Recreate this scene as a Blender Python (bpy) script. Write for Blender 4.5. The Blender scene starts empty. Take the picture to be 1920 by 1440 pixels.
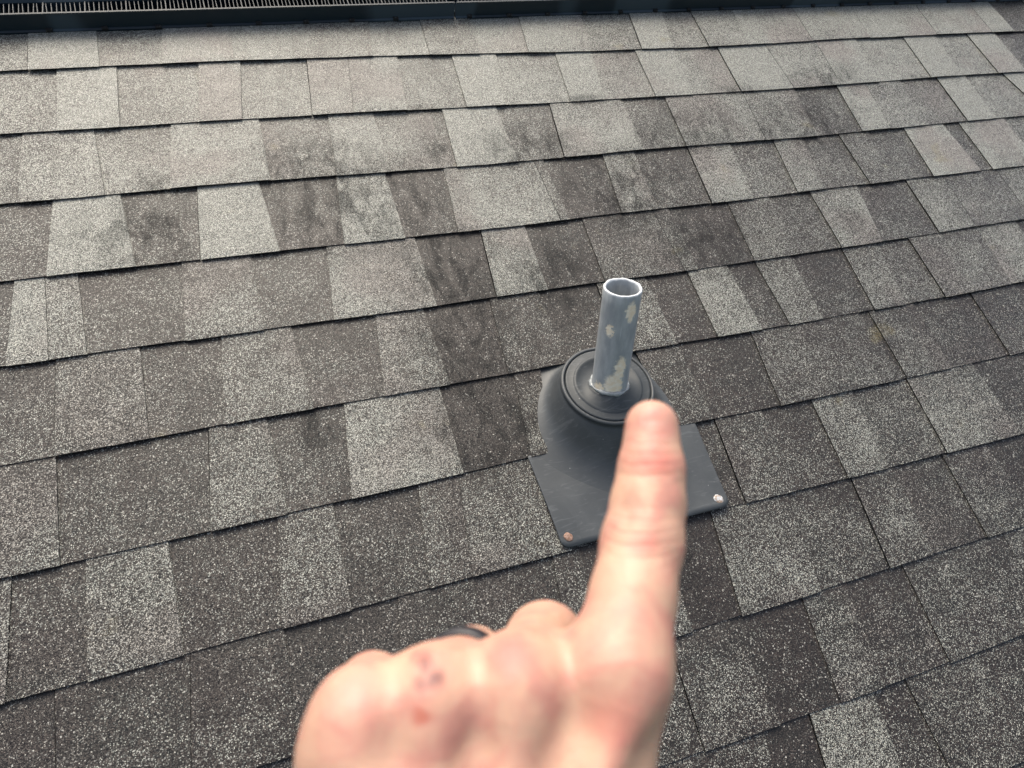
import bpy, math, random
import numpy as np
from mathutils import Matrix, Vector

random.seed(7)
rng = np.random.default_rng(11)
S = bpy.context.scene
COL = S.collection

# ------------------------------------------------------------------ camera, sky, sun
PITCH = math.radians(26.57)                       # a 6-in-12 roof
T = Matrix.Rotation(PITCH, 4, 'X')                # roof frame (u along courses, v upslope, n normal) -> world
CAM_H = 0.944
RIGHT = (0.94249910, -0.27853841, 0.18469381)
UP = (0.17244208, 0.87868366, 0.44517272)
FWD = (0.28628514, 0.38772590, -0.87619030)
CM = Matrix(((RIGHT[0], UP[0], -FWD[0], 0.0), (RIGHT[1], UP[1], -FWD[1], 0.0),
             (RIGHT[2], UP[2], -FWD[2], CAM_H), (0, 0, 0, 1)))
cam = bpy.data.cameras.new('camera')
cam.sensor_width = 36.0
cam.lens = 1300 / 1920 * 36
cam.clip_start = 0.01
cam.clip_end = 2000
cam.dof.use_dof = True
cam.dof.focus_distance = 1.06
cam.dof.aperture_fstop = 11.0
camo = bpy.data.objects.new('camera', cam)
COL.objects.link(camo)
camo.matrix_world = T @ CM
S.camera = camo

SUN_EL, SUN_AZ = math.radians(64), math.radians(-8)   # azimuth measured from +Y (upslope) towards +X
world = bpy.data.worlds.new('World')
S.world = world
world.use_nodes = True
wn = world.node_tree.nodes
sky = wn.new('ShaderNodeTexSky')
sky.sky_type = 'NISHITA'
sky.sun_disc = False
sky.sun_elevation = SUN_EL
sky.sun_rotation = SUN_AZ
sky.air_density = 0.7
sky.dust_density = 7.0
sky.ozone_density = 0.3
wn['Background'].inputs['Strength'].default_value = 0.15
world.node_tree.links.new(sky.outputs['Color'], wn['Background'].inputs['Color'])

sl = bpy.data.lights.new('sun', 'SUN')
sl.energy = 0.9
sl.angle = math.radians(40)
sl.color = (1.0, 0.985, 0.96)
slo = bpy.data.objects.new('sun', sl)
COL.objects.link(slo)
sd = Vector((math.sin(SUN_AZ) * math.cos(SUN_EL), math.cos(SUN_AZ) * math.cos(SUN_EL), math.sin(SUN_EL)))
slo.rotation_euler = (-sd).to_track_quat('-Z', 'Y').to_euler()
slo.location = sd * 30

S.view_settings.view_transform = 'Standard'
S.view_settings.look = 'None'
S.view_settings.exposure = 1.02
S.view_settings.use_white_balance = True
S.view_settings.white_balance_temperature = 6750
S.view_settings.white_balance_tint = 5
S.view_settings.gamma = 1.0
S.view_settings.use_curve_mapping = False
S.render.engine = 'CYCLES'


# ------------------------------------------------------------------ helpers
def link(o, parent=None, M=None):
    COL.objects.link(o)
    if parent is not None:
        o.parent = parent
    elif M is not None:
        o.matrix_world = M
    return o


def mesh_obj(name, verts, faces, mats, parent=None, M=None, smooth=False, midx=None):
    me = bpy.data.meshes.new(name)
    me.from_pydata([tuple(v) for v in verts], [], faces)
    for m in (mats if isinstance(mats, (list, tuple)) else [mats]):
        me.materials.append(m)
    if midx is not None:
        me.polygons.foreach_set('material_index', midx)
    if smooth:
        me.polygons.foreach_set('use_smooth', [True] * len(me.polygons))
    me.update()
    return link(bpy.data.objects.new(name, me), parent, M)


def tag(o, label=None, cat=None, group=None, kind=None):
    for k, v in (('label', label), ('category', cat), ('group', group), ('kind', kind)):
        if v:
            o[k] = v
    return o


def empty(name, M):
    o = bpy.data.objects.new(name, None)
    o.empty_display_size = 0.02
    return link(o, None, M)


class NT:
    """small node-tree builder"""
    def __init__(self, name):
        self.m = bpy.data.materials.new(name)
        self.m.use_nodes = True
        self.n = self.m.node_tree.nodes
        self.l = self.m.node_tree.links
        self.b = self.n['Principled BSDF']

    def put(self, sock, v):
        if hasattr(v, 'is_output'):
            self.l.new(v, sock)
        elif v is not None:
            if isinstance(v, (tuple, list)) and len(v) == 3 and len(sock.default_value) == 4:
                v = (*v, 1)
            sock.default_value = v

    def math(self, op, a, b=None, c=None, clamp=False):
        x = self.n.new('ShaderNodeMath')
        x.operation = op
        x.use_clamp = clamp
        for i, v in enumerate((a, b, c)):
            if v is not None:
                self.put(x.inputs[i], v)
        return x.outputs[0]

    def vec(self, op, a, b=None, scale=None):
        x = self.n.new('ShaderNodeVectorMath')
        x.operation = op
        self.put(x.inputs[0], a)
        if b is not None:
            self.put(x.inputs[1], b)
        if scale is not None:
            self.put(x.inputs['Scale'], scale)
        return x.outputs['Value' if op in ('LENGTH', 'DISTANCE', 'DOT_PRODUCT') else 'Vector']

    def coord(self, which='Object'):
        return self.n.new('ShaderNodeTexCoord').outputs[which]

    def noise(self, vec, scale, detail=3.0, rough=0.55, dist=0.0):
        x = self.n.new('ShaderNodeTexNoise')
        self.put(x.inputs['Vector'], vec)
        x.inputs['Scale'].default_value = scale
        x.inputs['Detail'].default_value = detail
        x.inputs['Roughness'].default_value = rough
        x.inputs['Distortion'].default_value = dist
        return x.outputs['Fac']

    def voro(self, vec, scale, feature='F1'):
        x = self.n.new('ShaderNodeTexVoronoi')
        x.feature = feature
        self.put(x.inputs['Vector'], vec)
        x.inputs['Scale'].default_value = scale
        return x

    def sep(self, v):
        x = self.n.new('ShaderNodeSeparateXYZ')
        self.put(x.inputs[0], v)
        return x.outputs

    def mix(self, f, a, b, mode='MIX'):
        x = self.n.new('ShaderNodeMix')
        x.data_type = 'RGBA'
        x.blend_type = mode
        self.put(x.inputs[0], f)
        self.put(x.inputs[6], a)
        self.put(x.inputs[7], b)
        return x.outputs[2]

    def ramp(self, f, lo, hi, a=0.0, b=1.0, smooth=True):
        x = self.n.new('ShaderNodeMapRange')
        x.interpolation_type = 'SMOOTHSTEP' if smooth else 'LINEAR'
        self.put(x.inputs[0], f)
        for i, v in enumerate((lo, hi, a, b)):
            self.put(x.inputs[i + 1], v)
        return x.outputs[0]

    def bump(self, h, strength=0.5, dist=0.001, normal=None):
        x = self.n.new('ShaderNodeBump')
        x.inputs['Strength'].default_value = strength
        x.inputs['Distance'].default_value = dist
        self.put(x.inputs['Height'], h)
        if normal is not None:
            self.put(x.inputs['Normal'], normal)
        return x.outputs[0]

    def out(self, color=None, rough=None, normal=None, **kw):
        self.put(self.b.inputs['Base Color'], color)
        self.put(self.b.inputs['Roughness'], rough)
        if normal is not None:
            self.put(self.b.inputs['Normal'], normal)
        for k, v in kw.items():
            self.put(self.b.inputs[k.replace('_', ' ')], v)
        return self.m


# ------------------------------------------------------------------ materials
STAINS = [(57, 802, 34, 40), (1207, 929, 42, 40), (736, 894, 40, 38), (-166, 880, 30, 24), (305, 905, 26, 40),
          (62, 895, 40, 26), (1218, 1040, 38, 24), (1003, 1006, 60, 18), (259, 783, 30, 40), (5, 400, 34, 40),
          (300, 1006, 40, 12), (640, 1006, 55, 14), (1215, 1010, 60, 12), (255, 330, 45, 60), (500, 905, 30, 26),
          (130, 800, 190, 120), (265, 640, 110, 120), (262, 480, 110, 130), (640, 770, 150, 110), (440, 600, 90, 100), (250, 350, 105, 90), (760, 640, 110, 100), (1140, 900, 130, 90), (480, 890, 110, 70), (80, 900, 120, 60), (850, 900, 120, 60), (-200, 780, 120, 80), (1250, 1030, 120, 45),
          (445, 560, 30, 50), (1500, 1012, 45, 10), (1010, 880, 26, 18), (1090, 640, 30, 40), (470, 80, 30, 60)]


def granule_material():
    t = NT('granules')
    a = t.n.new('ShaderNodeAttribute')
    a.attribute_name = 'tone'
    col = t.n.new('ShaderNodeSeparateColor')
    t.l.new(a.outputs['Color'], col.inputs[0])
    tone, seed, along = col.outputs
    P = t.coord()
    comb = t.n.new('ShaderNodeCombineXYZ')
    for i in range(3):
        t.put(comb.inputs[i], t.math('MULTIPLY', seed, (3.7, 9.1, 5.3)[i]))
    Q = t.vec('ADD', P, comb.outputs[0])
    v1 = t.voro(Q, 860)
    v2 = t.voro(Q, 600)
    r1 = t.sep(v1.outputs['Color'])
    r2 = t.sep(v2.outputs['Color'])
    nb = t.noise(Q, 11, 3, 0.6)
    nm = t.noise(Q, 45, 4, 0.6)
    nw = t.noise(P, 3.1, 2, 0.5)
    # how many pale granules show here: the batch of the piece, blotches, fewer towards the butt above
    eff = t.math('ADD', tone, t.math('MULTIPLY', t.math('SUBTRACT', nb, 0.5), 0.55))
    eff = t.math('ADD', eff, t.math('MULTIPLY', t.math('SUBTRACT', nm, 0.5), 0.42))
    eff = t.math('ADD', eff, t.math('MULTIPLY', t.math('SUBTRACT', nw, 0.5), 0.25))
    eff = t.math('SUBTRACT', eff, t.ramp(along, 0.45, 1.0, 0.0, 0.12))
    # algae streaks, each where it grew
    st = None
    for (u, v, ru, rv) in STAINS:
        d = t.vec('SUBTRACT', P, (u / 1000, v / 1000, 0))
        d = t.vec('MULTIPLY', d, (1000 / ru, 1000 / rv, 0))
        g = t.ramp(t.vec('LENGTH', d), 0.30, 1.35, 1.0, 0.0)
        st = g if st is None else t.math('MAXIMUM', st, g)
    st = t.math('MULTIPLY', st, t.ramp(t.noise(t.vec('MULTIPLY', P, (1.5, 0.7, 1.0)), 26, 6, 0.72, 0.6), 0.36, 0.66))
    eff = t.math('SUBTRACT', eff, t.math('MULTIPLY', st, 0.16))
    eff = t.math('MAXIMUM', eff, 0.0)
    thr = t.math('SUBTRACT', 1.0, t.math('POWER', t.ramp(eff, 0.05, 0.90, 0.05, 0.97, smooth=False), 1.6))
    pale = t.ramp(r1[0], t.math('SUBTRACT', thr, 0.12), t.math('ADD', thr, 0.10))
    speck = t.ramp(r2[0], t.math('SUBTRACT', 0.955, t.math('MULTIPLY', eff, 0.06)), 1.0, 0.0, 1.0)
    hue = t.noise(Q, 7, 2, 0.5)
    dark = t.mix(t.ramp(hue, 0.42, 0.6), (0.0165, 0.0125, 0.0115), (0.0130, 0.0135, 0.0120))
    dark2 = t.mix(t.math('POWER', r1[2], 1.6), t.vec('SCALE', dark, scale=0.75), (0.056, 0.045, 0.040))
    lightc = t.mix(r1[1], (0.14, 0.145, 0.131), (0.45, 0.465, 0.418))
    lightc = t.mix(t.ramp(t.noise(Q, 5, 2), 0.52, 0.66), lightc, t.mix(0.5, lightc, (0.24, 0.205, 0.19)))
    c = t.mix(pale, dark2, lightc)
    c = t.mix(t.math('MULTIPLY', speck, 0.8), c, (0.55, 0.545, 0.50))
    gap = t.ramp(v1.outputs['Distance'], 0.38, 0.62, 0.0, 0.75)
    c = t.mix(gap, c, (0.008, 0.008, 0.008))
    moss = t.ramp(t.noise(P, 8.3, 3, 0.6), 0.66, 0.74, 0.0, 0.45)
    c = t.mix(t.math('MULTIPLY', moss, r1[1]), c, (0.16, 0.135, 0.05))
    c = t.mix(t.math('MULTIPLY', st, 0.52), c, (0.018, 0.020, 0.021))
    h = t.math('ADD', t.math('MULTIPLY', v1.outputs['Distance'], -1.0), t.math('MULTIPLY', r1[1], 0.5))
    geo = t.n.new('ShaderNodeNewGeometry').outputs['Normal']
    fac = t.vec('SUBTRACT', v1.outputs['Color'], (0.5, 0.5, 0.5))
    facet = t.vec('NORMALIZE', t.vec('ADD', geo, t.vec('SCALE', fac, scale=0.40)))
    nrm = t.bump(h, 0.35, 0.0010, facet)
    return t.out(c, t.math('ADD', 0.29, t.math('MULTIPLY', r2[1], 0.14)), nrm, Specular_IOR_Level=t.math('MULTIPLY', 0.31, t.math('SUBTRACT', 1.0, t.math('MULTIPLY', st, 0.75))))


def asphalt_material():
    t = NT('asphalt_edge')
    P = t.coord()
    v = t.voro(P, 700)
    r = t.sep(v.outputs['Color'])
    c = t.mix(t.ramp(r[0], 0.86, 0.95), (0.010, 0.0105, 0.011), (0.06, 0.06, 0.055))
    return t.out(c, 0.75, t.bump(v.outputs['Distance'], 0.5, 0.001), Specular_IOR_Level=0.25)


def felt_material():
    t = NT('roofing_felt')
    c = t.mix(t.noise(t.coord(), 30), (0.012, 0.012, 0.013), (0.03, 0.03, 0.03))
    return t.out(c, 0.9)


def flashing_material(name, base, alt, rough):
    t = NT(name)
    P = t.coord()
    n1 = t.noise(P, 14, 4, 0.6, 0.4)
    n2 = t.noise(P, 120, 3, 0.6)
    swirl = t.noise(t.vec('MULTIPLY', P, (1.0, 4.0, 1.0)), 22, 5, 0.62, 2.2)
    c = t.mix(t.ramp(n1, 0.35, 0.7), base, alt)
    c = t.mix(t.ramp(swirl, 0.52, 0.72, 0.0, 0.45), c, (0.11, 0.12, 0.128))
    v = t.voro(P, 260)
    sp = t.ramp(t.sep(v.outputs['Color'])[0], 0.993, 0.997)
    sp = t.math('MULTIPLY', sp, t.ramp(v.outputs['Distance'], 0.15, 0.3, 1.0, 0.0))
    c = t.mix(t.math('MULTIPLY', sp, 0.5), c, (0.35, 0.36, 0.36))
    r = t.math('ADD', rough, t.math('MULTIPLY', t.math('SUBTRACT', n1, 0.5), 0.25))
    nrm = t.bump(t.math('ADD', t.math('MULTIPLY', n1, 1.0), t.math('MULTIPLY', n2, 0.12)), 0.18, 0.004)
    return t.out(c, r, nrm, Specular_IOR_Level=0.34)


def pipe_material():
    """grey paint flaking off beige PVC; object z runs along the pipe, x to the right, -y to the viewer"""
    t = NT('flaked_pipe_paint')
    P = t.coord()
    wob = t.n.new('ShaderNodeTexNoise')
    wob.inputs['Scale'].default_value = 150
    wob.inputs['Detail'].default_value = 5
    wob.inputs['Roughness'].default_value = 0.65
    t.l.new(P, wob.inputs['Vector'])
    Pw = t.vec('ADD', P, t.vec('SCALE', t.vec('SUBTRACT', wob.outputs['Color'], (0.5, 0.5, 0.5)), scale=0.017))
    m = None
    for (x, y, z, rx, ry, rz) in ((-0.007, -0.026, 0.022, 0.014, 0.018, 0.024), (-0.001, -0.027, 0.052, 0.009, 0.016, 0.022),
                                  (-0.021, -0.018, 0.114, 0.005, 0.009, 0.011), (0.003, -0.027, 0.146, 0.008, 0.012, 0.017),
                                  (-0.023, -0.012, 0.012, 0.006, 0.012, 0.012)):
        d = t.vec('MULTIPLY', t.vec('SUBTRACT', Pw, (x, y, z)), (1 / rx, 1 / ry, 1 / rz))
        g = t.ramp(t.vec('LENGTH', d), 0.66, 1.15, 1.0, 0.0)
        m = g if m is None else t.math('MAXIMUM', m, g)
    pxyz = t.sep(P)
    n1 = t.noise(t.vec('MULTIPLY', P, (1, 1, 0.35)), 90, 4, 0.6)
    paint = t.mix(t.ramp(n1, 0.3, 0.75), (0.29, 0.315, 0.33), (0.41, 0.435, 0.445))
    scr = t.noise(t.vec('MULTIPLY', P, (1, 1, 0.06)), 260, 2, 0.5)
    paint = t.mix(t.ramp(scr, 0.68, 0.74, 0, 0.6), paint, (0.50, 0.53, 0.56))
    bare = t.mix(t.ramp(t.noise(P, 150, 3), 0.35, 0.7), (0.88, 0.74, 0.54), (0.94, 0.85, 0.70))
    c = t.mix(m, paint, bare)
    rim = t.ramp(t.math('ADD', pxyz[2], t.math('MULTIPLY', t.math('SUBTRACT', n1, 0.5), 0.006)), 0.1675, 0.1695)
    c = t.mix(t.math('MULTIPLY', rim, 0.8), c, (0.55, 0.58, 0.60))
    h = t.math('MULTIPLY', m, -1.0)
    return t.out(c, t.mix(m, (0.34, 0.34, 0.34), (0.55, 0.55, 0.55)), t.bump(h, 0.5, 0.0008), Specular_IOR_Level=0.5)


def sealant_material():
    t = NT('sealant')
    n = t.noise(t.coord(), 130, 4, 0.6)
    return t.out(t.mix(n, (0.08, 0.09, 0.095), (0.42, 0.45, 0.46)), 0.25, t.bump(n, 0.5, 0.003))


def rust_material():
    t = NT('rusted_nail')
    n = t.noise(t.coord(), 320, 4, 0.6)
    return t.out(t.mix(t.ramp(n, 0.35, 0.65), (0.16, 0.085, 0.055), (0.30, 0.20, 0.16)), 0.8, t.bump(n, 0.5, 0.0008))


def zinc_material():
    t = NT('worn_nail')
    n = t.noise(t.coord(), 160, 3, 0.6)
    return t.out(t.mix(t.ramp(n, 0.40, 0.60), (0.24, 0.17, 0.12), (0.50, 0.52, 0.54)), 0.4)


def vent_material():
    t = NT('black_vent_plastic')
    P = t.coord()
    n = t.noise(t.vec('MULTIPLY', P, (1.0, 0.3, 0.3)), 4.2, 1, 0.3)
    pale_patch = t.ramp(n, 0.50, 0.53)  # paler, rougher stretches along the section
    c = t.mix(pale_patch, (0.006, 0.016, 0.025), (0.034, 0.052, 0.068))
    return t.out(c, t.mix(pale_patch, (0.35, 0.35, 0.35), (0.6, 0.6, 0.6)), Specular_IOR_Level=0.3)


def slat_material():
    t = NT('vent_slat_plastic')
    n = t.noise(t.coord(), 60, 3)
    return t.out(t.mix(n, (0.020, 0.028, 0.036), (0.05, 0.06, 0.07)), 0.5, None, Specular_IOR_Level=0.25)


M_GRAN = granule_material()
M_EDGE = asphalt_material()
M_FELT = felt_material()
M_PLATE = flashing_material('dark_flashing', (0.044, 0.050, 0.055), (0.060, 0.067, 0.072), 0.45)
M_RUBBER = flashing_material('rubber_collar', (0.032, 0.038, 0.042), (0.046, 0.052, 0.057), 0.52)
M_PIPE = pipe_material()
M_SEAL = sealant_material()
M_RUST = rust_material()
M_ZINC = zinc_material()
M_VENT = vent_material()
M_SLAT = slat_material()

# ------------------------------------------------------------------ the roof and its shingles
E = 0.143                    # exposure of a course
V0 = 1.1488
UMIN, UMAX = -1.35, 2.55
RIDGE = 1.400
TAB = 0.0021                 # thickness of the raised tab layer
RISE = 0.0043                # butt height of a course

# per course: tone of the first piece, then (u at top, u at butt, tone); tone < 0 is a recessed stretch, 'x' an opening
SEG = {0: [-45, (-343, -344, 75), (-237, -234, -50), (-124, -135, 75), (-10, -13, 62), (107, 92, 50), (255, 240, -62), (357, 352, 50), (464, 455, -70), (575, 559, 70), (722, 702, -50), (839, 821, 85), (927, 897, -50), (996, 990, 55), (1111, 1092, 65), (1283, 1277, 65), (1462, 1449, 70), (1670, 1661, 75), (1853, 1848, 80)],
1: [-45, (-302, -302, 70), (-209, -210, -50), (-75, -87, 60), (-3, -17, -50), (115, 102, 60), (192, 176, 65), (287, 275, -50), (396, 389, 85), (489, 469, -60), (618, 605, 85), (702, 681, -60), (805, 797, 80), (901, 887, -60), (1013, 1006, 75), (1142, 1145, 60), (1287, 1274, 75), (1405, 1389, -65), (1554, 1545, 85), (1658, 1645, -65), (1765, 1763, 90)],
2: [-40, (-354, -358, 60), (-250, -239, -50), (-133, -145, 65), (10, 11, -42), (129, 120, 65), (211, 215, -50), (316, 318, -35), (341, 333, 80), (448, 451, -40), (560, 544, 65), (717, 717, -40), (819, 810, 55), (1011, 999, 50), (1146, 1133, -30), (1265, 1251, 70), (1348, 1331, 55), (1453, 1431, -40), (1567, 1560, 80), (1657, 1653, -60), (1781, 1810, 80)],
3: [-30, (-313, -323, 90), (-218, -204, -35), (-105, -113, 95), (-9, 5, -30), (118, 106, 85), (203, 207, -30), (308, 298, 70), (482, 488, 50), (502, 505, -28), (625, 610, 65), (693, 687, -35), (814, 803, 70), (914, 900, -45), (1019, 1004, 60), (1092, 1076, -40), (1189, 1188, 50), (1270, 1256, -40), (1371, 1359, 90), (1487, 1498, -35), (1535, 1533, 80), (1678, 1677, -50)],
4: [-35, (-365, -374, 85), (-326, -322, 70), (-283, -274, -35), (-141, -147, 60), (-40, -38, -35), (77, 65, 75), (223, 227, -15), (339, 328, 80), (420, 419, -25), (531, 525, 40), (676, 683, 45), (710, 711, -25), (840, 831, 55), (938, 933, -35), (1035, 1032, 65), (1157, 1132, -35), (1286, 1281, 60), (1389, 1381, 50), (1546, 1542, 60)],
5: [-35, (-315, -318, 50), (-208, -205, -35), (-169, -172, -30), (-99, -110, 55), (0, 12, -25), (128, 113, 60), (205, 214, -15), (316, 308, 42), (404, 408, -20), (510, 503, 50), (603, 610, -20), (689, 687, 70), (773, 778, -25), (833, 837, 60), (915, 910, -25), (1034, 1026, 55), (1119, 1102, -40), (1201, 1199, 50), (1384, 1373, 65)],
6: [-35, (-254, -240, -30), (-131, -143, 55), (-54, -46, -35), (-3, -5, -30), (54, 38, 70), (197, 198, -8), (316, 302, 35), (362, 335, 'x'), (530, 543, 38), (610, 614, -20), (756, 743, 38), (991, 1000, -25), (1014, 1013, 38), (1121, 1116, -30), (1265, 1260, 32)],
7: [-25, (-288, -290, 55), (-194, -187, -25), (-60, -75, 50), (13, 11, -25), (131, 113, 40), (190, 173, 50), (331, 320, -30), (618, 608, 42), (707, 701, -32), (806, 800, 58), (893, 880, -38), (1013, 1006, 55), (1169, 1178, 30)],
8: [-20, (-325, -325, 22), (-181, -192, 25), (-72, -77, -18), (71, 47, 30), (175, 153, -25), (289, 270, 38), (331, 316, -15), (400, 387, 50), (461, 449, -10), (547, 529, 48), (686, 665, -36), (808, 795, 42), (896, 879, -32), (998, 993, 36)],
9: [-30, (-86, -98, 38), (251, 233, -30), (413, 406, 34), (510, 523, -12), (633, 620, 40), (714, 695, -30), (820, 815, 34), (1027, 1024, 36)],
10: [-30, (312, 283, 35), (498, 468, -10), (570, 549, 65), (677, 662, -32), (734, 735, 34), (870, 872, 30)],
11: [-30], 12: [-30], 13: [-30]}
# how far each butt line wanders from true, in tenths of a millimetre, every 100 mm from u = -0.3
LINE = {0: [10, 31, 47, 47, 41, 30, 18, 1, -22, -41, -53, -60, -67, -66, -50, -22, 6, 28, 42, 52, 56, 59, 62, 63], 1: [0, 8, 11, 13, 11, 0, -14, -26, -35, -41, -42, -45, -51, -54, -48, -34, -16, 4, 24, 36, 42, 43, 43, 43], 2: [1, 9, 14, 15, 5, -14, -28, -39, -35, -30, -11, -6, -13, -26, -33, -26, -9, 6, 15, 27, 43, 48, 48, 48], 3: [0, -6, -13, -18, -22, -32, -46, -52, -44, -34, -35, -44, -42, -23, -7, -4, 1, 9, 18, 21, 21, 21, 21, 21], 4: [23, 26, 18, 11, 3, -10, -4, 2, -5, -19, -24, -25, -18, -10, -8, -2, 18, 39, 48, 48, 48, 48, 48, 48], 5: [-4, 5, 19, 21, 14, 14, 18, 25, 29, 22, 5, -3, -2, 0, -2, -3, 10, 32, 32, 32, 32, 32, 32, 32], 6: [-23, -22, -9, 1, 7, 26, 47, 53, 45, 23, 6, 6, 5, 5, 9, 13, 18, 18, 18, 18, 18, 18, 18, 18], 7: [-22, -11, -3, -3, 6, 20, 24, 31, 41, 41, 25, 9, 3, 1, -3, -5, -5, -5, -5, -5, -5, -5, -5, -5], 8: [-3, -3, -4, -8, -10, -12, -14, -17, -23, -24, -21, -16, -13, -11, -11, -11, -11, -11, -11, -11, -11, -11, -11, -11], 9: [20, 20, 20, 20, 20, 20, 20, 15, 0, -20, -28, -24, -13, -4, -4, -4, -4, -4, -4, -4, -4, -4, -4, -4]}
LG = np.arange(24) * 0.1 - 0.3
WOB = {k: rng.uniform(0, 6.28, 6) for k in range(-2, 20)}


def vline(k, u):
    d = np.interp(u, LG, np.array(LINE[k]) * 1e-4) if k in LINE else 0.0
    return V0 - k * E + d


def lift(k, u):
    """butts do not lie dead flat: a slow wave along the course"""
    w = WOB[k]
    return 0.00035 * (np.sin(u * 9 + w[0]) + np.sin(u * 23 + w[1]) + 0.6 * np.sin(u * 57 + w[2]))


def surf(k, ubot, utop, t, extra, jitter=0.0):
    """a point on the face of course k; t = 0 at its butt, 1 at the butt above"""
    u = ubot + (utop - ubot) * t
    vb, vt = vline(k, u), vline(k - 1, u)
    v = vb + (vt - vb) * t
    n = (RISE + lift(k, u) * (1 - t)) * (1 - t) + extra
    return (u + random.gauss(0, jitter), v + random.gauss(0, jitter), n)


def sheet(name, grid, thick, tones, mats, parent):
    """solid sheet from a grid[j][i] of top points, with side faces; tones[i] per column"""
    nr, nc = len(grid), len(grid[0])
    verts = [p for row in grid for p in row]
    nb = len(verts)
    faces, mi, fc = [], [], []
    for j in range(nr - 1):
        for i in range(nc - 1):
            faces.append((j * nc + i, j * nc + i + 1, (j + 1) * nc + i + 1, (j + 1) * nc + i))
            mi.append(0)
            fc.append(i)
    ring = [(0, i) for i in range(nc)] + [(j, nc - 1) for j in range(1, nr)] + [(nr - 1, i) for i in range(nc - 2, -1, -1)] + [(j, 0) for j in range(nr - 2, 0, -1)]
    for (j, i) in ring:
        p = grid[j][i]
        verts.append((p[0], p[1], p[2] - thick))
    m = len(ring)
    for a in range(m):
        b = (a + 1) % m
        ia, ib = ring[a][0] * nc + ring[a][1], ring[b][0] * nc + ring[b][1]
        faces.append((ib, ia, nb + a, nb + b))
        mi.append(1)
        fc.append(0)
    o = mesh_obj(name, verts, faces, mats, parent, None, False, mi)
    me = o.data
    ca = me.color_attributes.new('tone', 'FLOAT_COLOR', 'CORNER')
    dat = np.zeros((len(me.loops), 4), np.float32)
    li = 0
    for fi, f in enumerate(faces):
        tone, seed = tones[fc[fi]]
        for vi in f:
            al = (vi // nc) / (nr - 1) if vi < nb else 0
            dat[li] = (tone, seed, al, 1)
            li += 1
    ca.data.foreach_set('color', dat.ravel())
    return o


roof = mesh_obj('roof', [(UMIN, -1.0, -0.014), (UMAX, -1.0, -0.014), (UMAX, RIDGE, -0.014), (UMIN, RIDGE, -0.014),
                         (UMIN, RIDGE + 1.3, -0.014 - 1.3 * math.tan(2 * PITCH)), (UMAX, RIDGE + 1.3, -0.014 - 1.3 * math.tan(2 * PITCH)),
                         (UMIN, -1.0, -0.16), (UMAX, -1.0, -0.16), (UMAX, RIDGE, -0.16), (UMIN, RIDGE, -0.16)],
                [(0, 1, 2, 3), (3, 2, 5, 4), (1, 0, 6, 7), (2, 1, 7, 8), (0, 3, 9, 6)], M_FELT, None, T)
tag(roof, kind='structure')

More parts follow.
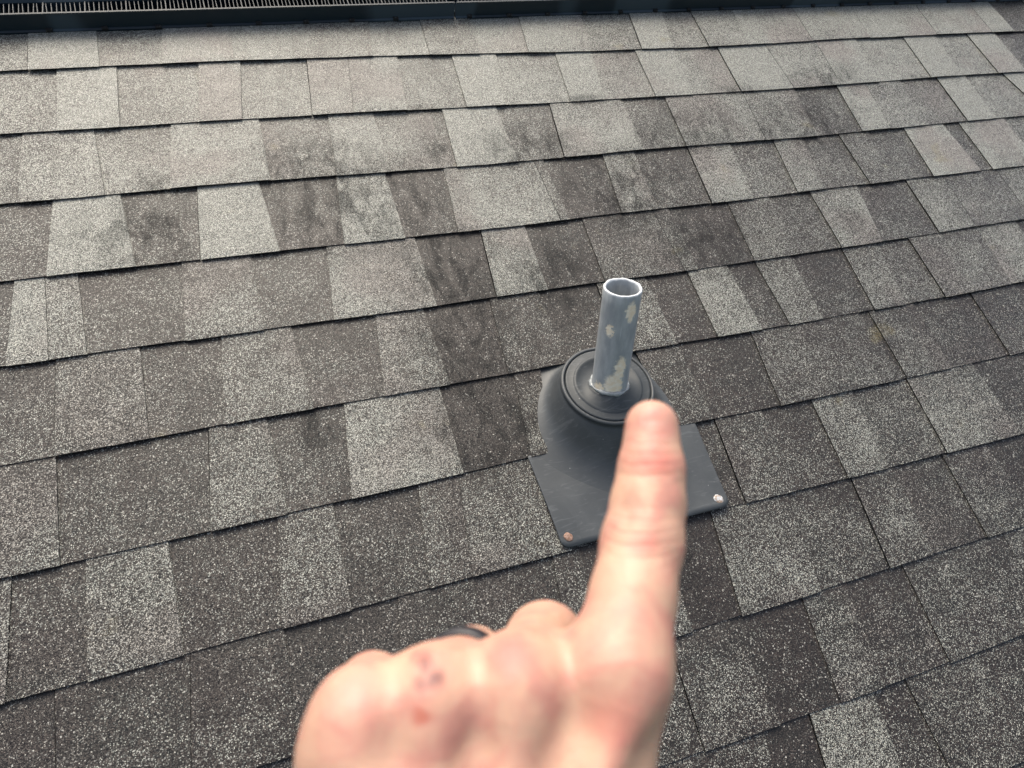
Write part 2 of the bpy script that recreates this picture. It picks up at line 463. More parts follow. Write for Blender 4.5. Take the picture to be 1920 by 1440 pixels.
SHEEN_TONE = {0: 0.20, 1: 0.20, 2: 0.15, 3: 0.05}      # sky sheen painted into the tone of the courses near the ridge
ROWS = (0.0, 0.06, 0.3, 0.62, 1.0, 1.16)
for k in range(0, 14):
    row = SEG[k]
    segs = [[None, None, row[0]]] + [list(s) for s in row[1:]]
    # carry the pattern on beyond the measured stretch
    b = (segs[1][1] if len(segs) > 1 else 1000) / 1000
    pre, low = [], True
    b0 = b
    first_low = segs[0][2] < 0
    u = b0
    tone = segs[0][2]
    while u > UMIN:
        w = random.uniform(0.075, 0.15)
        u -= w
        pre.insert(0, [round(u * 1000 + random.uniform(-6, 8)), round(u * 1000), tone])
        base = 0.28 + 0.35 * max(0, min(1, (8 - k) / 8))
        tone = round(100 * (random.uniform(base, base + 0.3))) if tone < 0 else -round(100 * random.uniform(0.15, base))
    segs = pre + segs[1:]
    u = segs[-1][1] / 1000
    while u < UMAX:
        w = random.uniform(0.075, 0.15)
        u += w
        tone = segs[-1][2]
        base = 0.28 + 0.35 * max(0, min(1, (8 - k) / 8))
        tone = round(100 * (random.uniform(base, base + 0.3))) if tone < 0 else -round(100 * random.uniform(0.15, base))
        segs.append([round(u * 1000 + random.uniform(-6, 8)), round(u * 1000), tone])
    # split the course into shingles about a metre long
    joint = UMIN + ((k * 0.37) % 1.0)
    runs, cur = [], []
    for i in range(len(segs) - 1):
        s, e = segs[i], segs[i + 1]
        if s[2] == 'x':
            if cur:
                runs.append(cur)
            cur = []
            joint = e[1] / 1000 + 0.95
            continue
        if cur and s[1] / 1000 >= joint and s[2] > 0:
            runs.append(cur)
            cur = []
            joint += 0.98
        cur.append((s, e))
    if cur:
        runs.append(cur)
    for run in runs:
        # base layer, one column per recessed or covered stretch
        cols, tones = [], []
        for s, e in run:
            nsub = max(1, round((e[1] - s[1]) / 35))
            sd_ = random.random()
            for q in range(nsub):
                f = q / nsub
                cols.append((s[1] + (e[1] - s[1]) * f, s[0] + (e[0] - s[0]) * f))
                tones.append((abs(s[2]) / 100 + SHEEN_TONE.get(k, 0), sd_))
        e = run[-1][1]
        cols.append((e[1] - 1.2, e[0] - 1.2))
        cols[0] = (cols[0][0] + 0.6, cols[0][1] + 0.6)
        grid = [[surf(k, cb / 1000, ct / 1000, t, -TAB, 0.00014 if t < 1 else 0) for cb, ct in cols] for t in ROWS]
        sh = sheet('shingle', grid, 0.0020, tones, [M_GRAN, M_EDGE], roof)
        for s, e in run:
            if s[2] < 0:
                continue
            wdt = e[1] - s[1]
            nsub = max(2, round(wdt / 16))
            sd_ = random.random()
            cc = [(s[1] + (wdt - 0.8) * q / nsub, s[0] + (e[0] - s[0] - 0.8) * q / nsub) for q in range(nsub + 1)]
            dz = random.uniform(-0.0003, 0.0004)
            pr = random.uniform(-0.0006, 0.0009)
            grid = []
            for t in ROWS:
                g = []
                for cb, ct in cc:
                    p = surf(k, cb / 1000, ct / 1000, t, dz, 0.00016 if t < 1 else 0)
                    g.append((p[0], p[1] - 0.0012 - pr if t == 0 else p[1], p[2] - (0.0005 if t == 0 else 0)))
                grid.append(g)
            sheet('shingle_tab', grid, TAB - 0.0002 + dz, [(s[2] / 100 + SHEEN_TONE.get(k, 0), sd_)] * nsub, [M_GRAN, M_EDGE], sh)


# ------------------------------------------------------------------ ridge vent
def box(b, x0, x1, y0, y1, z0, z1, M=None):
    v, f = b
    i = len(v)
    pts = [(x, y, z) for z in (z0, z1) for y in (y0, y1) for x in (x0, x1)]
    v += [tuple(M @ Vector(p)) for p in pts] if M else pts
    f += [tuple(i + a for a in q) for q in ((0, 2, 3, 1), (4, 5, 7, 6), (0, 1, 5, 4), (2, 6, 7, 3), (0, 4, 6, 2), (1, 3, 7, 5))]


def extrude_profile(prof, u0, u1, closed=True):
    n = len(prof)
    v = [(u0, a, b) for a, b in prof] + [(u1, a, b) for a, b in prof]
    f = [(i, (i + 1) % n, n + (i + 1) % n, n + i) for i in range(n if closed else n - 1)]
    if closed:
        f += [tuple(range(n))[::-1], tuple(range(n, 2 * n))]
    return v, f


def ridge_vent(u0, u1, label, skew):
    root = empty('ridge_vent', T @ Matrix.Translation((0.43, 1.2575, 0.0)) @ Matrix.Rotation(skew, 4, 'Z') @ Matrix.Translation((-0.43, 0, 0)))
    tag(root, label, 'ridge vent', 'ridge vent sections along the roof ridge')
    # upright baffle with its base flange and pale top lip
    v, f = extrude_profile([(-0.004, 0.0), (-0.004, 0.003), (0.0, 0.0045), (0.004, 0.030), (0.007, 0.030), (0.0065, 0.0)], u0, u1)
    mesh_obj('baffle', v, f, M_VENT, root)
    v, f = extrude_profile([(0.0032, 0.0303), (0.0036, 0.0322), (0.0068, 0.0322), (0.0072, 0.0303)], u0 + 0.001, u1 - 0.001)
    mesh_obj('top_lip', v, f, M_SLAT, root)
    v, f = extrude_profile([(0.036, 0.0), (0.034, 0.031), (0.040, 0.036), (0.055, 0.040), (0.150, 0.040), (0.150, 0.0)], u0, u1)
    mesh_obj('vent_body', v, f, M_VENT, root)
    v, f = extrude_profile([(0.008, 0.006), (0.008, 0.008), (0.035, 0.008), (0.035, 0.006)], u0, u1)
    mesh_obj('screen', v, f, M_VENT, root)
    bb = ([], [])
    box(bb, -0.0006, 0.0006, 0.0068, 0.0345, 0.0225, 0.0302)
    thin = bpy.data.meshes.new('slat')
    thin.from_pydata(bb[0], [], bb[1])
    thin.materials.append(M_SLAT)
    bb = ([], [])
    box(bb, -0.0009, 0.0009, 0.0068, 0.0345, 0.012, 0.0312)
    thick = bpy.data.meshes.new('slat')
    thick.from_pydata(bb[0], [], bb[1])
    thick.materials.append(M_SLAT)
    n = int((u1 - u0 - 0.01) / 0.0073)
    for i in range(n):
        o = bpy.data.objects.new('slat', thick if i % 9 == 4 else thin)
        link(o, root)
        o.location = (u0 + 0.006 + i * 0.0073, 0, 0)
        o.rotation_euler = (0, 0, random.gauss(0, 0.03))
    for i in range(int((u1 - u0) / 0.088)):
        c = u0 + 0.03 + i * 0.088
        v, f = extrude_profile([(-0.0052, 0.002), (-0.0052, 0.0055), (-0.0035, 0.0075), (0.0005, 0.0075), (0.0005, 0.002)], c - 0.005, c + 0.005)
        mesh_obj('drain_tab', v, f, M_EDGE, root)
    return root


ridge_vent(-1.66, 0.4285, 'black louvred ridge vent section along the top left of the roof', 0.016)
ridge_vent(0.4315, 2.55, 'black ridge vent section right of the vertical joint at the top', 0.014)

# cap shingles over the vent
caps = []
for i, u in enumerate(np.arange(UMIN, UMAX, 0.143)):
    vv, ff = [], []
    prof = [(1.305, 0.0425), (1.34, 0.0440), (1.400, 0.0450), (1.46, 0.0420 - 0.02), (1.53, -0.085)]
    h = 0.004
    for uu, dz in ((u, h), (u + 0.17, 0.0)):
        for a, b in prof:
            vv.append((uu, a, b + dz))
        for a, b in prof:
            vv.append((uu, a, b + dz - 0.004))
    m = len(prof)
    for j in range(m - 1):
        ff += [(j, j + 1, 2 * m + j + 1, 2 * m + j), (m + j + 1, m + j, 3 * m + j, 3 * m + j + 1), (j + 1, j, m + j, m + j + 1)]
    ff += [(0, 2 * m, 3 * m, m)]
    mi = [0 if q % 3 == 0 and q < 3 * (m - 1) else 1 for q in range(len(ff))]
    o = mesh_obj('cap_shingle', vv, ff, [M_GRAN, M_EDGE], roof, None, False, mi)
    ca = o.data.color_attributes.new('tone', 'FLOAT_COLOR', 'CORNER')
    ca.data.foreach_set('color', np.tile((random.uniform(0.3, 0.7), random.random(), 0.3, 1), len(o.data.loops)).astype(np.float32))

# ------------------------------------------------------------------ flashing around the pipe
FC = (0.441, 0.338)
fl = empty('pipe_flashing', T @ Matrix.Translation((FC[0], FC[1], 0)))
tag(fl, 'dark grey plastic pipe flashing with round cone set into the shingles', 'pipe flashing')


def plate_n(v):
    return float(np.interp(v, (0.14, 0.152, 0.296, 0.40, 0.47), (0.0100, 0.0097, 0.0026, -0.0026, -0.0062)))


def build_plate():
    u0, u1, v0, v1, r = 0.305, 0.577, 0.1525, 0.47, 0.012
    us = sorted(set([u0, u0 + 0.0012, u0 + 0.004, u0 + 0.008, u0 + r, u1 - r, u1 - 0.008, u1 - 0.004, u1 - 0.0012, u1] + list(np.linspace(u0 + r, u1 - r, 26))))
    vs = np.concatenate([np.linspace(0, 0.463, 18), [0.4648, 0.4655, 0.472], np.linspace(0.5, 1, 16)])
    grid = []
    for t in vs:
        g = []
        for u in us:
            d = max(u0 + r - u, u - (u1 - r), 0)
            vb = v0 + (r - math.sqrt(max(0, r * r - d * d))) * 0.9
            vv = vb + (v1 - vb) * t
            # left edge leans out a little towards the top, as it was trimmed
            uu = u + (vv - v0) * (0.02 if u > 0.44 else -0.055) * abs(u - 0.44) / 0.136
            if vv > 0.300:
                wl, wr = np.interp(vv, (0.300, 0.302, 0.40, 0.425, 0.445, 0.47), (0.336, 0.338, 0.349, 0.358, 0.385, 0.43)), np.interp(vv, (0.300, 0.302, 0.47), (0.577, 0.545, 0.53))
                uu = wl + (u - u0) / (u1 - u0) * (wr - wl)
            n = plate_n(vv) + 0.0005 * math.sin(u * 31 + vv * 17) + 0.0007 * math.sin(u * 12 - vv * 40)
            # nails pull the corners down, the free edge lifts slightly between
            for (nu, nv) in ((0.317, 0.167), (0.563, 0.166)):
                n -= 0.0011 * math.exp(-((uu - nu) ** 2 + (vv - nv) ** 2) / 0.018 ** 2)
            g.append((uu - FC[0], vv - FC[1], n))
        grid.append(g)
    nr, nc = len(grid), len(grid[0])
    verts = [p for row in grid for p in row]
    faces = [(j * nc + i, j * nc + i + 1, (j + 1) * nc + i + 1, (j + 1) * nc + i) for j in range(nr - 1) for i in range(nc - 1)]
    nb = len(verts)
    ring = [(0, i) for i in range(nc)] + [(j, nc - 1) for j in range(1, nr)] + [(nr - 1, i) for i in range(nc - 2, -1, -1)] + [(j, 0) for j in range(nr - 2, 0, -1)]
    for (j, i) in ring:
        p = grid[j][i]
        verts.append((p[0], p[1], p[2] - 0.0022))
    m = len(ring)
    for a in range(m):
        b = (a + 1) % m
        ia, ib = ring[a][0] * nc + ring[a][1], ring[b][0] * nc + ring[b][1]
        faces.append((ib, ia, nb + a, nb + b))
    return mesh_obj('base_plate', verts, faces, M_PLATE, fl, None, True)


build_plate()


def loops_obj(name, loops, mat, parent, nseg=96, cap_first=False, cap_last=False):
    """loops: (cu, cv, cn, ru, rv, tilt) rings, tilted about the course direction"""
    verts, faces = [], []
    for (cu, cv, cn, ru, rv, tilt) in loops:
        ct, st = math.cos(tilt), math.sin(tilt)
        for s in range(nseg):
            a = 2 * math.pi * s / nseg
            x, y = ru * math.cos(a), rv * math.sin(a)
            verts.append((cu + x, cv + y * ct, cn - y * st))
    for j in range(len(loops) - 1):
        for s in range(nseg):
            b = (s + 1) % nseg
            faces.append((j * nseg + s, j * nseg + b, (j + 1) * nseg + b, (j + 1) * nseg + s))
    if cap_first:
        faces.append(tuple(range(nseg))[::-1])
    if cap_last:
        k = (len(loops) - 1) * nseg
        faces.append(tuple(range(k, k + nseg)))
    return mesh_obj(name, verts, faces, mat, parent, None, True)


TILT = math.radians(10)              # the moulded top leans back towards plumb
RC = Vector((-0.004, 0.027, 0.047))  # centre of the ring, relative to the flashing
AX = Vector((0, math.sin(TILT), math.cos(TILT)))
RR = 0.0715


def ring_loop(r, z, off=0.0):
    c = RC + AX * z
    return (c.x, c.y + off, c.z, r, r, TILT)


def cone_loops():
    out = []
    # moulded in one with the plate: a soft fillet, then the cone up to the ring
    hh = (0.0, 0.004, 0.018, 0.045, 0.085, 0.135, 0.20, 0.28, 0.38, 0.49, 0.60, 0.72, 0.84, 0.94, 1.0)
    rr = (0.142, 0.134, 0.1250, 0.1165, 0.1085, 0.1020, 0.0967, 0.0924, 0.0887, 0.0856, 0.0829, 0.0800, 0.0768, 0.0740, RR)
    for h, r in zip(hh, rr):
        tilt = math.radians(2.85) * (1 - h) + TILT * h
        out.append((RC.x * h, -0.001 + (RC.y + 0.001) * h, -0.0002 + RC.z * h, r, r * (1.03 - 0.03 * h), tilt))
    return out


loops_obj('cone', cone_loops() + [ring_loop(RR + 0.0012, 0.0015), ring_loop(RR + 0.0012, 0.0040), ring_loop(RR - 0.0002, 0.0058), ring_loop(RR - 0.0028, 0.0062),
                                  ring_loop(RR - 0.0042, 0.0050), ring_loop(RR - 0.0046, -0.002), ring_loop(RR - 0.0085, -0.006)], M_PLATE, fl)

# pipe axis
PLEAN = math.radians(27.4)
PA = Vector((-0.008, math.sin(PLEAN), math.cos(PLEAN))).normalized()
PB = Vector((0.4355 - FC[0], 0.360 - FC[1], 0.054))
PR = 0.0266
col = [ring_loop(RR - 0.0055, -0.001), ring_loop(RR - 0.0056, 0.0045), ring_loop(RR - 0.0066, 0.0058), ring_loop(RR - 0.0085, 0.0062), ring_loop(0.0545, 0.0056), ring_loop(0.0535, 0.0062), ring_loop(0.0525, 0.0075), ring_loop(0.050, 0.0080)]
for s in np.linspace(0.12, 1, 9):
    c0 = RC + AX * 0.0080
    pc = PB + PA * 0.004
    c = c0.lerp(pc, s)
    r = 0.050 + (PR + 0.0045 - 0.050) * s
    tilt = TILT + (PLEAN - TILT) * s
    col.append((c.x, c.y, c.z - 0.0016 * math.sin(math.pi * s), r, r, tilt))
col += [(PB.x + PA.x * 0.007, PB.y + PA.y * 0.007, PB.z + PA.z * 0.007, PR + 0.0032, PR + 0.0032, PLEAN), (PB.x, PB.y, PB.z, PR + 0.0012, PR + 0.0012, PLEAN)]
loops_obj('rubber_collar', col, M_RUBBER, fl)


def nail(nu, nv, mat, label, r):
    verts, faces = [], []
    prof = [(0.0, 0.0016), (0.5, 0.0015), (0.85, 0.0011), (1.0, 0.0002), (1.02, -0.002)]
    ns = 14
    n0 = plate_n(nv) - 0.0008
    for q, (a, z) in enumerate(prof):
        for s in range(ns):
            an = 2 * math.pi * s / ns
            rr = r * a * (1 + 0.10 * math.sin(2 * an + nu * 50) + 0.05 * math.sin(5 * an))
            verts.append((nu - FC[0] + rr * math.cos(an), nv - FC[1] + rr * math.sin(an), n0 + z))
    for q in range(len(prof) - 1):
        for s in range(ns):
            b = (s + 1) % ns
            faces.append((q * ns + s, q * ns + b, (q + 1) * ns + b, (q + 1) * ns + s)[::-1])
    o = mesh_obj('nail_head', verts, faces, mat, fl, None, True)
    o['label'] = label


nail(0.317, 0.167, M_RUST, 'rusty nail head in the left corner', 0.0066)
nail(0.563, 0.166, M_ZINC, 'shiny nail head in the right corner', 0.0076)

# ------------------------------------------------------------------ the vent pipe
zax = PA
xax = Vector((1, 0, 0)) - zax * zax.x
xax.normalize()
yax = zax.cross(xax)
PM = Matrix(((xax.x, yax.x, zax.x, FC[0] + PB.x), (xax.y, yax.y, zax.y, FC[1] + PB.y), (xax.z, yax.z, zax.z, PB.z), (0, 0, 0, 1)))
pipe = empty('vent_pipe', T @ PM)
tag(pipe, 'grey painted plastic vent pipe with flaking paint standing in the flashing', 'vent pipe')
LEN = 0.171


def pipe_loops():
    ns = 72
    verts, faces = [], []
    PI_ = PR - 0.0040
    prof = [(PR, -0.06)] + [(PR, z) for z in np.linspace(-0.02, LEN - 0.0012, 12)] + [(PR - 0.0006, LEN - 0.0002), (PR - 0.0016, LEN), (PI_ + 0.0010, LEN - 0.0002), (PI_, LEN - 0.0018)] + [(PI_, z) for z in np.linspace(LEN - 0.012, -0.06, 5)]
    for q, (r, z) in enumerate(prof):
        for s in range(ns):
            a = 2 * math.pi * s / ns
            ruf = 0.0
            if z > LEN - 0.003:
                ruf = 0.00022 * (math.sin(a * 7 + 1) + math.sin(a * 13 + q) + math.sin(a * 23 + 2 * q))
            verts.append(((r + ruf) * math.cos(a), (r + ruf) * math.sin(a), z + ruf))
    for q in range(len(prof) - 1):
        for s in range(ns):
            b = (s + 1) % ns
            faces.append((q * ns + s, q * ns + b, (q + 1) * ns + b, (q + 1) * ns + s))
    return verts, faces


v, f = pipe_loops()
mesh_obj('tube', v, f, M_PIPE, pipe, None, True)


def sealant():
    ns, nt = 72, 10
    verts, faces = [], []
    for s in range(ns):
        a = 2 * math.pi * s / ns
        rr = 0.0030 + 0.0008 * math.sin(3 * a + 1) + 0.0006 * math.sin(7 * a) + 0.0004 * math.sin(15 * a)
        for q in range(nt):
            b = 2 * math.pi * q / nt
            r = PR + 0.0010 + rr * math.cos(b)
            verts.append((r * math.cos(a), r * math.sin(a), 0.0075 + 0.0012 * math.sin(2 * a) + 1.0 * rr * math.sin(b)))
    for s in range(ns):
        for q in range(nt):
            faces.append((s * nt + q, ((s + 1) % ns) * nt + q, ((s + 1) % ns) * nt + (q + 1) % nt, s * nt + (q + 1) % nt))
    mesh_obj('sealant_bead', verts, faces, M_SEAL, pipe, None, True)


sealant()


# ------------------------------------------------------------------ the pointing hand (camera frame: x right, y up, z ahead, metres)
def px(x, y, z):
    return np.array(((x - 960) / 1300 * z, -(y - 720) / 1300 * z, z))


MCP = {'i': px(1160, 1260, .182), 'm': px(972, 1290, .179), 'r': px(814, 1312, .176), 'p': px(676, 1345, .173)}
PIP = {'i': px(1204, 1018, .207), 'm': px(1022, 1206, .222), 'r': px(884, 1244, .213), 'p': px(698, 1290, .201)}
WR = px(900, 1900, .158)
caps_ = []   # (a, b, ra, rb, k)


def cap(a, b, ra, rb, k=0.006):
    caps_.append((np.asarray(a, float), np.asarray(b, float), ra, rb, k))


# forearm and wrist
cap(WR + np.array((-0.012, 0, 0.004)), WR + np.array((-0.05, -0.16, -0.10)), 0.0235, 0.034, 0.012)
cap(WR + np.array((0.012, 0, 0.004)), WR + np.array((-0.03, -0.16, -0.10)), 0.0225, 0.034, 0.012)
# back of the hand
wofs = {'i': 0.017, 'm': 0.006, 'r': -0.006, 'p': -0.017}
rad0 = {'i': 0.0135, 'm': 0.0130, 'r': 0.0125, 'p': 0.0120}
for n_ in 'imrp':
    w = WR + np.array((wofs[n_], 0.0, 0.004))
    cap(w, MCP[n_] + np.array((0, -0.002, 0.006)), 0.0165, rad0[n_] + 0.0005, 0.010)
cap(px(960, 1500, .186), MCP['r'] + np.array((0.004, -0.01, 0.016)), 0.017, 0.012, 0.012)
cap(px(1060, 1500, .188), MCP['i'] + np.array((-0.004, -0.012, 0.016)), 0.016, 0.012, 0.012)
cap(px(820, 1600, .176), MCP['p'] + np.array((0.004, -0.01, 0.012)), 0.017, 0.011, 0.012)
cap(px(735, 1620, .160), px(655, 1420, .171), 0.0145, 0.0125, 0.010)
# flesh between the metacarpals keeps the back of the hand one broad plane
for a_, b_ in (('i', 'm'), ('m', 'r'), ('r', 'p')):
    w = WR + np.array(((wofs[a_] + wofs[b_]) / 2, 0.0, 0.004))
    e = (MCP[a_] + MCP[b_]) / 2 + np.array((0, -0.013, 0.0060))
    cap(w, e, 0.0165, 0.0122, 0.010)
    cap(w * 0.35 + e * 0.65, e + np.array((0, -0.004, 0.0)), 0.0140, 0.0125, 0.010)
# index finger, straight
I = [MCP['i'], px(1186, 1120, .196), PIP['i'], px(1215, 945, .213), px(1221, 882, .217), px(1222, 800, .2225)]
IR = [0.0128, 0.0118, 0.0119, 0.0110, 0.0100, 0.0085]
for j in range(5):
    cap(I[j], I[j + 1], IR[j], IR[j + 1], 0.003 if j else 0.008)
# the other three, folded under
FR = {'m': (0.0122, 0.0126, 0.0100, 0.0088), 'r': (0.0114, 0.0106, 0.0095, 0.0085), 'p': (0.0104, 0.0096, 0.0085, 0.0076)}
DIP = {'m': px(1010, 1345, .232), 'r': px(850, 1385, .224), 'p': px(715, 1405, .212)}
TIP = {'m': px(985, 1425, .213), 'r': px(850, 1455, .207), 'p': px(740, 1465, .198)}
FR_MID = {}
for n_ in 'mrp':
    a, b, c, d = FR[n_]
    mid = (MCP[n_] + PIP[n_]) / 2
    cap(MCP[n_] + np.array((0, -0.001, 0.003)), mid, a, (a + b) / 2 - 0.0006, 0.006)
    cap(mid, PIP[n_], (a + b) / 2 - 0.0006, b, 0.003)
    cap(PIP[n_], DIP[n_], b, c, 0.0025)
    cap(DIP[n_], TIP[n_], c, d, 0.0025)
# thumb, tucked across behind the folded fingers
TH = [px(1010, 1720, .172), px(1120, 1540, .196), px(1110, 1440, .222), px(1030, 1420, .242)]
TR = [0.0165, 0.0125, 0.0105, 0.0092]
for j in range(3):
    cap(TH[j], TH[j + 1], TR[j], TR[j + 1], 0.006)
# knuckles, tendons and the web beside the index finger
for n_, r in (('i', .0080), ('m', .0082), ('r', .0078), ('p', .0070)):
    q = MCP[n_] + np.array((0, 0.0005, -0.0040))
    cap(q, q + np.array((0, 0.002, 0.003)), r, r, 0.008)
for n_, f_ in (('i', .0030), ('m', .0034), ('r', .0030), ('p', .0026)):
    a = MCP[n_] + np.array((0, -0.006, -0.0105))
    b = WR + np.array((wofs[n_] * 0.6, 0.018, -0.0125))
    cap(a, a * 0.45 + b * 0.55 + np.array((0, 0, 0.0006)), f_, f_ * 0.7, 0.008)
cap(MCP['i'] + np.array((-0.010, -0.003, 0.008)), MCP['m'] + np.array((0.008, -0.003, 0.010)), 0.0080, 0.0080, 0.006)


def sdf_mesh(caps_, res=0.0013):
    lo = np.min([np.minimum(c[0] - c[2], c[1] - c[3]) for c in caps_], axis=0) - 0.006
    hi = np.max([np.maximum(c[0] + c[2], c[1] + c[3]) for c in caps_], axis=0) + 0.006
    n = np.ceil((hi - lo) / res).astype(int) + 1
    D = np.full(n, 0.03, np.float32)
    for a, b, ra, rb, k in caps_:
        m = max(ra, rb) + 0.022
        i0 = np.maximum(0, np.floor((np.minimum(a, b) - m - lo) / res).astype(int))
        i1 = np.minimum(n, np.ceil((np.maximum(a, b) + m - lo) / res).astype(int) + 1)
        ax = [lo[d] + res * np.arange(i0[d], i1[d]) for d in range(3)]
        X, Y, Z = np.meshgrid(*ax, indexing='ij')
        ba = b - a
        L2 = max(ba @ ba, 1e-12)
        t = np.clip(((X - a[0]) * ba[0] + (Y - a[1]) * ba[1] + (Z - a[2]) * ba[2]) / L2, 0, 1)
        d = np.sqrt((X - a[0] - t * ba[0]) ** 2 + (Y - a[1] - t * ba[1]) ** 2 + (Z - a[2] - t * ba[2]) ** 2) - (ra + (rb - ra) * t)
        sl_ = tuple(slice(i0[q], i1[q]) for q in range(3))
        o = D[sl_]
        h = np.maximum(k - np.abs(o - d), 0) / k
        D[sl_] = np.minimum(o, d) - h * h * k * 0.25
    # naive surface nets
    s = D < 0
    cnt = np.zeros(n - 1, np.int8)
    for dx in (0, 1):
        for dy in (0, 1):
            for dz in (0, 1):
                cnt += s[dx:n[0] - 1 + dx, dy:n[1] - 1 + dy, dz:n[2] - 1 + dz]
    act = (cnt > 0) & (cnt < 8)
    idx = -np.ones(act.shape, np.int64)
    cells = np.argwhere(act)
    idx[act] = np.arange(len(cells))
    acc = np.zeros((len(cells), 3))
    num = np.zeros(len(cells))
    cor = [(x, y, z) for x in (0, 1) for y in (0, 1) for z in (0, 1)]
    val = {c: D[cells[:, 0] + c[0], cells[:, 1] + c[1], cells[:, 2] + c[2]] for c in cor}
    for a in cor:
        for ax in range(3):
            if a[ax] == 0:
                b = list(a)
                b[ax] = 1
                b = tuple(b)
                va, vb = val[a], val[b]
                x = (va < 0) != (vb < 0)
                t = np.where(x, va / np.where(x, va - vb, 1), 0)
                p = np.tile(np.array(a, float), (len(cells), 1))
                p[:, ax] += t
                acc[x] += p[x]
                num[x] += 1
    verts = lo + res * (cells + acc / num[:, None])
    faces = []
    for ax in range(3):
        o1, o2 = (ax + 1) % 3, (ax + 2) % 3
        sa = [slice(1, n[d] - 1) for d in range(3)]
        sa[ax] = slice(0, n[ax] - 1)
        sb = list(sa)
        sb[ax] = slice(1, n[ax])
        A, B = s[tuple(sa)], s[tuple(sb)]
        for flip, mask in ((False, A & ~B), (True, ~A & B)):
            q = np.argwhere(mask)
            q = q + np.array([0 if d == ax else 1 for d in range(3)])
            e1 = np.zeros(3, int)
            e1[o1] = 1
            e2 = np.zeros(3, int)
            e2[o2] = 1
            quad = [idx[tuple((q - x).T)] for x in (e1 + e2, e2, 0 * e1, e1)]
            quad = np.stack(quad, 1)
            if flip:
                quad = quad[:, ::-1]
            faces.append(quad)
    faces = np.concatenate(faces)
    faces = faces[(faces >= 0).all(1)]
    return verts, faces


def skin_material():
    t = NT('skin')
    P = t.coord()
    n1 = t.noise(P, 95, 3, 0.5, 0.6)
    n2 = t.noise(P, 260, 3, 0.6)
    c = t.mix(t.ramp(n1, 0.38, 0.64), (0.49, 0.295, 0.215), (0.47, 0.23, 0.18))
    c = t.mix(t.ramp(t.noise(P, 42, 3, 0.6, 1.0), 0.45, 0.66, 0, 0.6), c, (0.54, 0.35, 0.245))

    def blob(c, p, r, colr, amt, wob=0.0):
        Q = P
        if wob:
            w = t.n.new('ShaderNodeTexNoise')
            w.inputs['Scale'].default_value = 260
            t.l.new(P, w.inputs['Vector'])
            Q = t.vec('ADD', P, t.vec('SCALE', t.vec('SUBTRACT', w.outputs['Color'], (.5, .5, .5)), scale=wob))
        p = (float(p[0]), float(p[1]), -float(p[2]))
        d = t.vec('LENGTH', t.vec('MULTIPLY', t.vec('SUBTRACT', Q, p), tuple(1 / a for a in r)))
        return t.mix(t.ramp(d, 0.2, 1.0, amt, 0.0), c, colr)
    red = (0.58, 0.14, 0.12)
    c = blob(c, px(1221, 866, .212), (.011, .007, .02), red, 0.62)
    c = blob(c, px(1222, 790, .218), (.010, .010, .02), (0.52, 0.22, 0.19), 0.45)
    c = blob(c, px(1200, 1018, .197), (.007, .0045, .02), red, 0.5)
    c = blob(c, px(1200, 1050, .197), (.012, .004, .02), (0.56, 0.36, 0.26), 0.5)
    c = blob(c, px(955, 1232, .168), (.011, .009, .02), red, 0.85)
    c = blob(c, px(800, 1255, .166), (.008, .010, .02), red, 0.40)
    c = blob(c, px(1150, 1340, .170), (.012, .010, .02), red, 0.38)
    c = blob(c, px(660, 1290, .163), (.010, .012, .02), (0.50, 0.22, 0.19), 0.45)
    c = blob(c, px(1185, 945, .206), (.0050, .0085, .02), (0.26, 0.13, 0.09), 0.5, .005)
    for (x, y, rx, ry, am) in ((762, 1262, .0035, .0020, .75), (788, 1268, .0030, .0024, .85), (812, 1288, .0026, .0024, .8), (785, 1296, .0028, .0020, .6), (788, 1344, .0030, .0022, .6)):
        c = blob(c, px(x, y, .163), (rx * 1.15, ry * 1.15, .02), (0.16, 0.07, 0.065) if y < 1320 else (0.40, 0.11, 0.07), min(1, am * 1.15), .003)
    # creases run across the finger joints and the back of the hand
    wv = t.n.new('ShaderNodeTexWave')
    wv.bands_direction = 'Y'
    wv.inputs['Scale'].default_value = 105
    wv.inputs['Distortion'].default_value = 3.0
    wv.inputs['Detail'].default_value = 3
    wv.inputs['Detail Scale'].default_value = 1.2
    t.l.new(P, wv.inputs['Vector'])
    cr = t.ramp(wv.outputs['Fac'], 0.0, 0.28, 1.0, 0.0)
    jm = None
    for p_, r_ in ((px(1221, 872, .212), .0075), (px(1202, 1022, .200), .0085)):
        g = t.ramp(t.vec('DISTANCE', P, (float(p_[0]), float(p_[1]), -float(p_[2]))), r_ * 0.6, r_ * 1.7, 1.0, 0.0)
        jm = g if jm is None else t.math('MAXIMUM', jm, g)
    cr = t.math('MULTIPLY', cr, jm)
    c = t.mix(t.math('MULTIPLY', cr, 0.30), c, (0.34, 0.14, 0.11))
    h = t.math('ADD', t.math('MULTIPLY', n2, 0.5), n1)
    h = t.math('SUBTRACT', h, t.math('MULTIPLY', cr, 0.5))
    t.b.subsurface_method = 'RANDOM_WALK' if hasattr(t.b, 'subsurface_method') else 'RANDOM_WALK'
    return t.out(c, 0.48, t.bump(h, 0.25, 0.0020), Subsurface_Weight=0.25, Subsurface_Radius=(0.006, 0.0025, 0.0015), Subsurface_Scale=0.6, Specular_IOR_Level=0.4)


M_SKIN = skin_material()
hv, hf = sdf_mesh(caps_)
hv = hv * np.array((1, 1, -1))           # camera looks along -z
HM = T @ CM
hand = mesh_obj('pointing_hand', hv, [tuple(int(i) for i in f) for f in hf], M_SKIN, None, HM, True)
tag(hand, 'blurred bare left hand with index finger pointing at the vent pipe', 'hand')
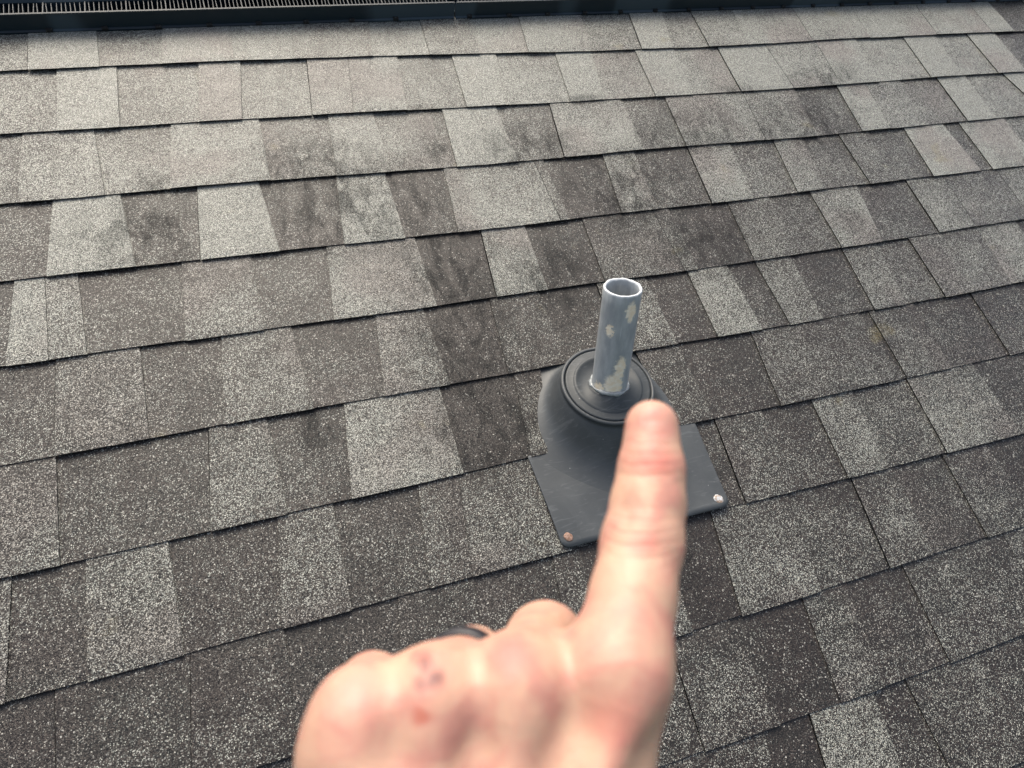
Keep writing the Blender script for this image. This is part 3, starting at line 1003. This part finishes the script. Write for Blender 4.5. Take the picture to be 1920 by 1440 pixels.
# make sure the faces look outwards
me = hand.data
nz = np.zeros(len(me.polygons) * 3)
me.polygons.foreach_get('normal', nz)
cz = np.zeros(len(me.polygons) * 3)
me.polygons.foreach_get('center', cz)
nz, cz = nz.reshape(-1, 3), cz.reshape(-1, 3)
tipm = np.linalg.norm(cz - I[-1] * np.array((1, 1, -1)), axis=1) < 0.02
if np.mean(np.sum(nz[tipm] * (cz[tipm] - I[-1] * np.array((1, 1, -1))), axis=1)) < 0:
    me.flip_normals()


def fingernail():
    t = NT('fingernail')
    m = t.out(t.mix(t.noise(t.coord(), 90), (0.50, 0.26, 0.21), (0.54, 0.30, 0.245)), 0.28, None, Specular_IOR_Level=0.5)
    a, b = I[-2], I[-1]
    ax = (b - a) / np.linalg.norm(b - a)
    toc = -b / np.linalg.norm(b)
    up_ = toc - ax * (toc @ ax)
    up_ /= np.linalg.norm(up_)
    up_ = up_ * math.cos(0.0) + 0.0
    sd_ = np.cross(ax, up_)
    verts, faces = [], []
    nu, nv = 11, 9
    for j in range(nv):
        s = j / (nv - 1)
        for i in range(nu):
            an = (i / (nu - 1) - 0.5) * 2 * 0.74
            wdt = math.sqrt(max(0.0, 1 - max(0, (0.18 - s) / 0.18) ** 2 * 0.55)) * math.sqrt(max(0, 1 - max(0, (s - 0.55) / 0.45) ** 2 * 0.72))
            an *= wdt
            c = b + ax * (-0.0062 + 0.0092 * s)
            r = 0.0085 - 0.0016 * max(0, s - 0.45)
            p = c + up_ * r * math.cos(an) * (1.0 - 0.10 * max(0, s - 0.5)) + sd_ * r * math.sin(an) * 0.98
            verts.append(p * np.array((1, 1, -1)))
    for j in range(nv - 1):
        for i in range(nu - 1):
            faces.append((j * nu + i, j * nu + i + 1, (j + 1) * nu + i + 1, (j + 1) * nu + i))
    o = mesh_obj('fingernail', verts, faces, m, hand, None, True)
    mod = o.modifiers.new('thickness', 'SOLIDIFY')
    mod.thickness = 0.0005
    mod.offset = 0


fingernail()


def finger_ring():
    t = NT('black_ring')
    m = t.out(t.mix(t.noise(t.coord(), 300), (0.010, 0.010, 0.014), (0.02, 0.02, 0.026)), 0.38)
    a, b = MCP['r'], PIP['r']
    ax = (b - a) / np.linalg.norm(b - a)
    c = a + (b - a) * 0.76
    e1 = np.cross(ax, (0, 1, 0))
    e1 /= np.linalg.norm(e1)
    e2 = np.cross(ax, e1)
    prof = [(0.0098, -0.0036), (0.0118, -0.0036), (0.0124, -0.0024), (0.0124, 0.0024), (0.0118, 0.0036), (0.0098, 0.0036)]
    ns, m_ = 56, len(prof)
    verts, faces = [], []
    for s in range(ns):
        an = 2 * math.pi * s / ns
        for r, z in prof:
            p = c + ax * z + (e1 * math.cos(an) + e2 * math.sin(an)) * r
            verts.append(p * np.array((1, 1, -1)))
    for s in range(ns):
        for q in range(m_):
            faces.append((s * m_ + q, ((s + 1) % ns) * m_ + q, ((s + 1) % ns) * m_ + (q + 1) % m_, s * m_ + (q + 1) % m_))
    o = mesh_obj('finger_ring', verts, faces, m, hand, None, True)
    o['label'] = 'black band on the ring finger'


finger_ring()

# ------------------------------------------------------------------ the ground far below the eaves
tg = NT('lawn')
gm = tg.out(tg.mix(tg.noise(tg.coord(), 0.8, 4), (0.05, 0.07, 0.03), (0.09, 0.10, 0.05)), 0.9)
ground = mesh_obj('ground', [(-400, -400, -4.2), (400, -400, -4.2), (400, 400, -4.2), (-400, 400, -4.2)], [(0, 1, 2, 3)], gm)
tag(ground, kind='structure')
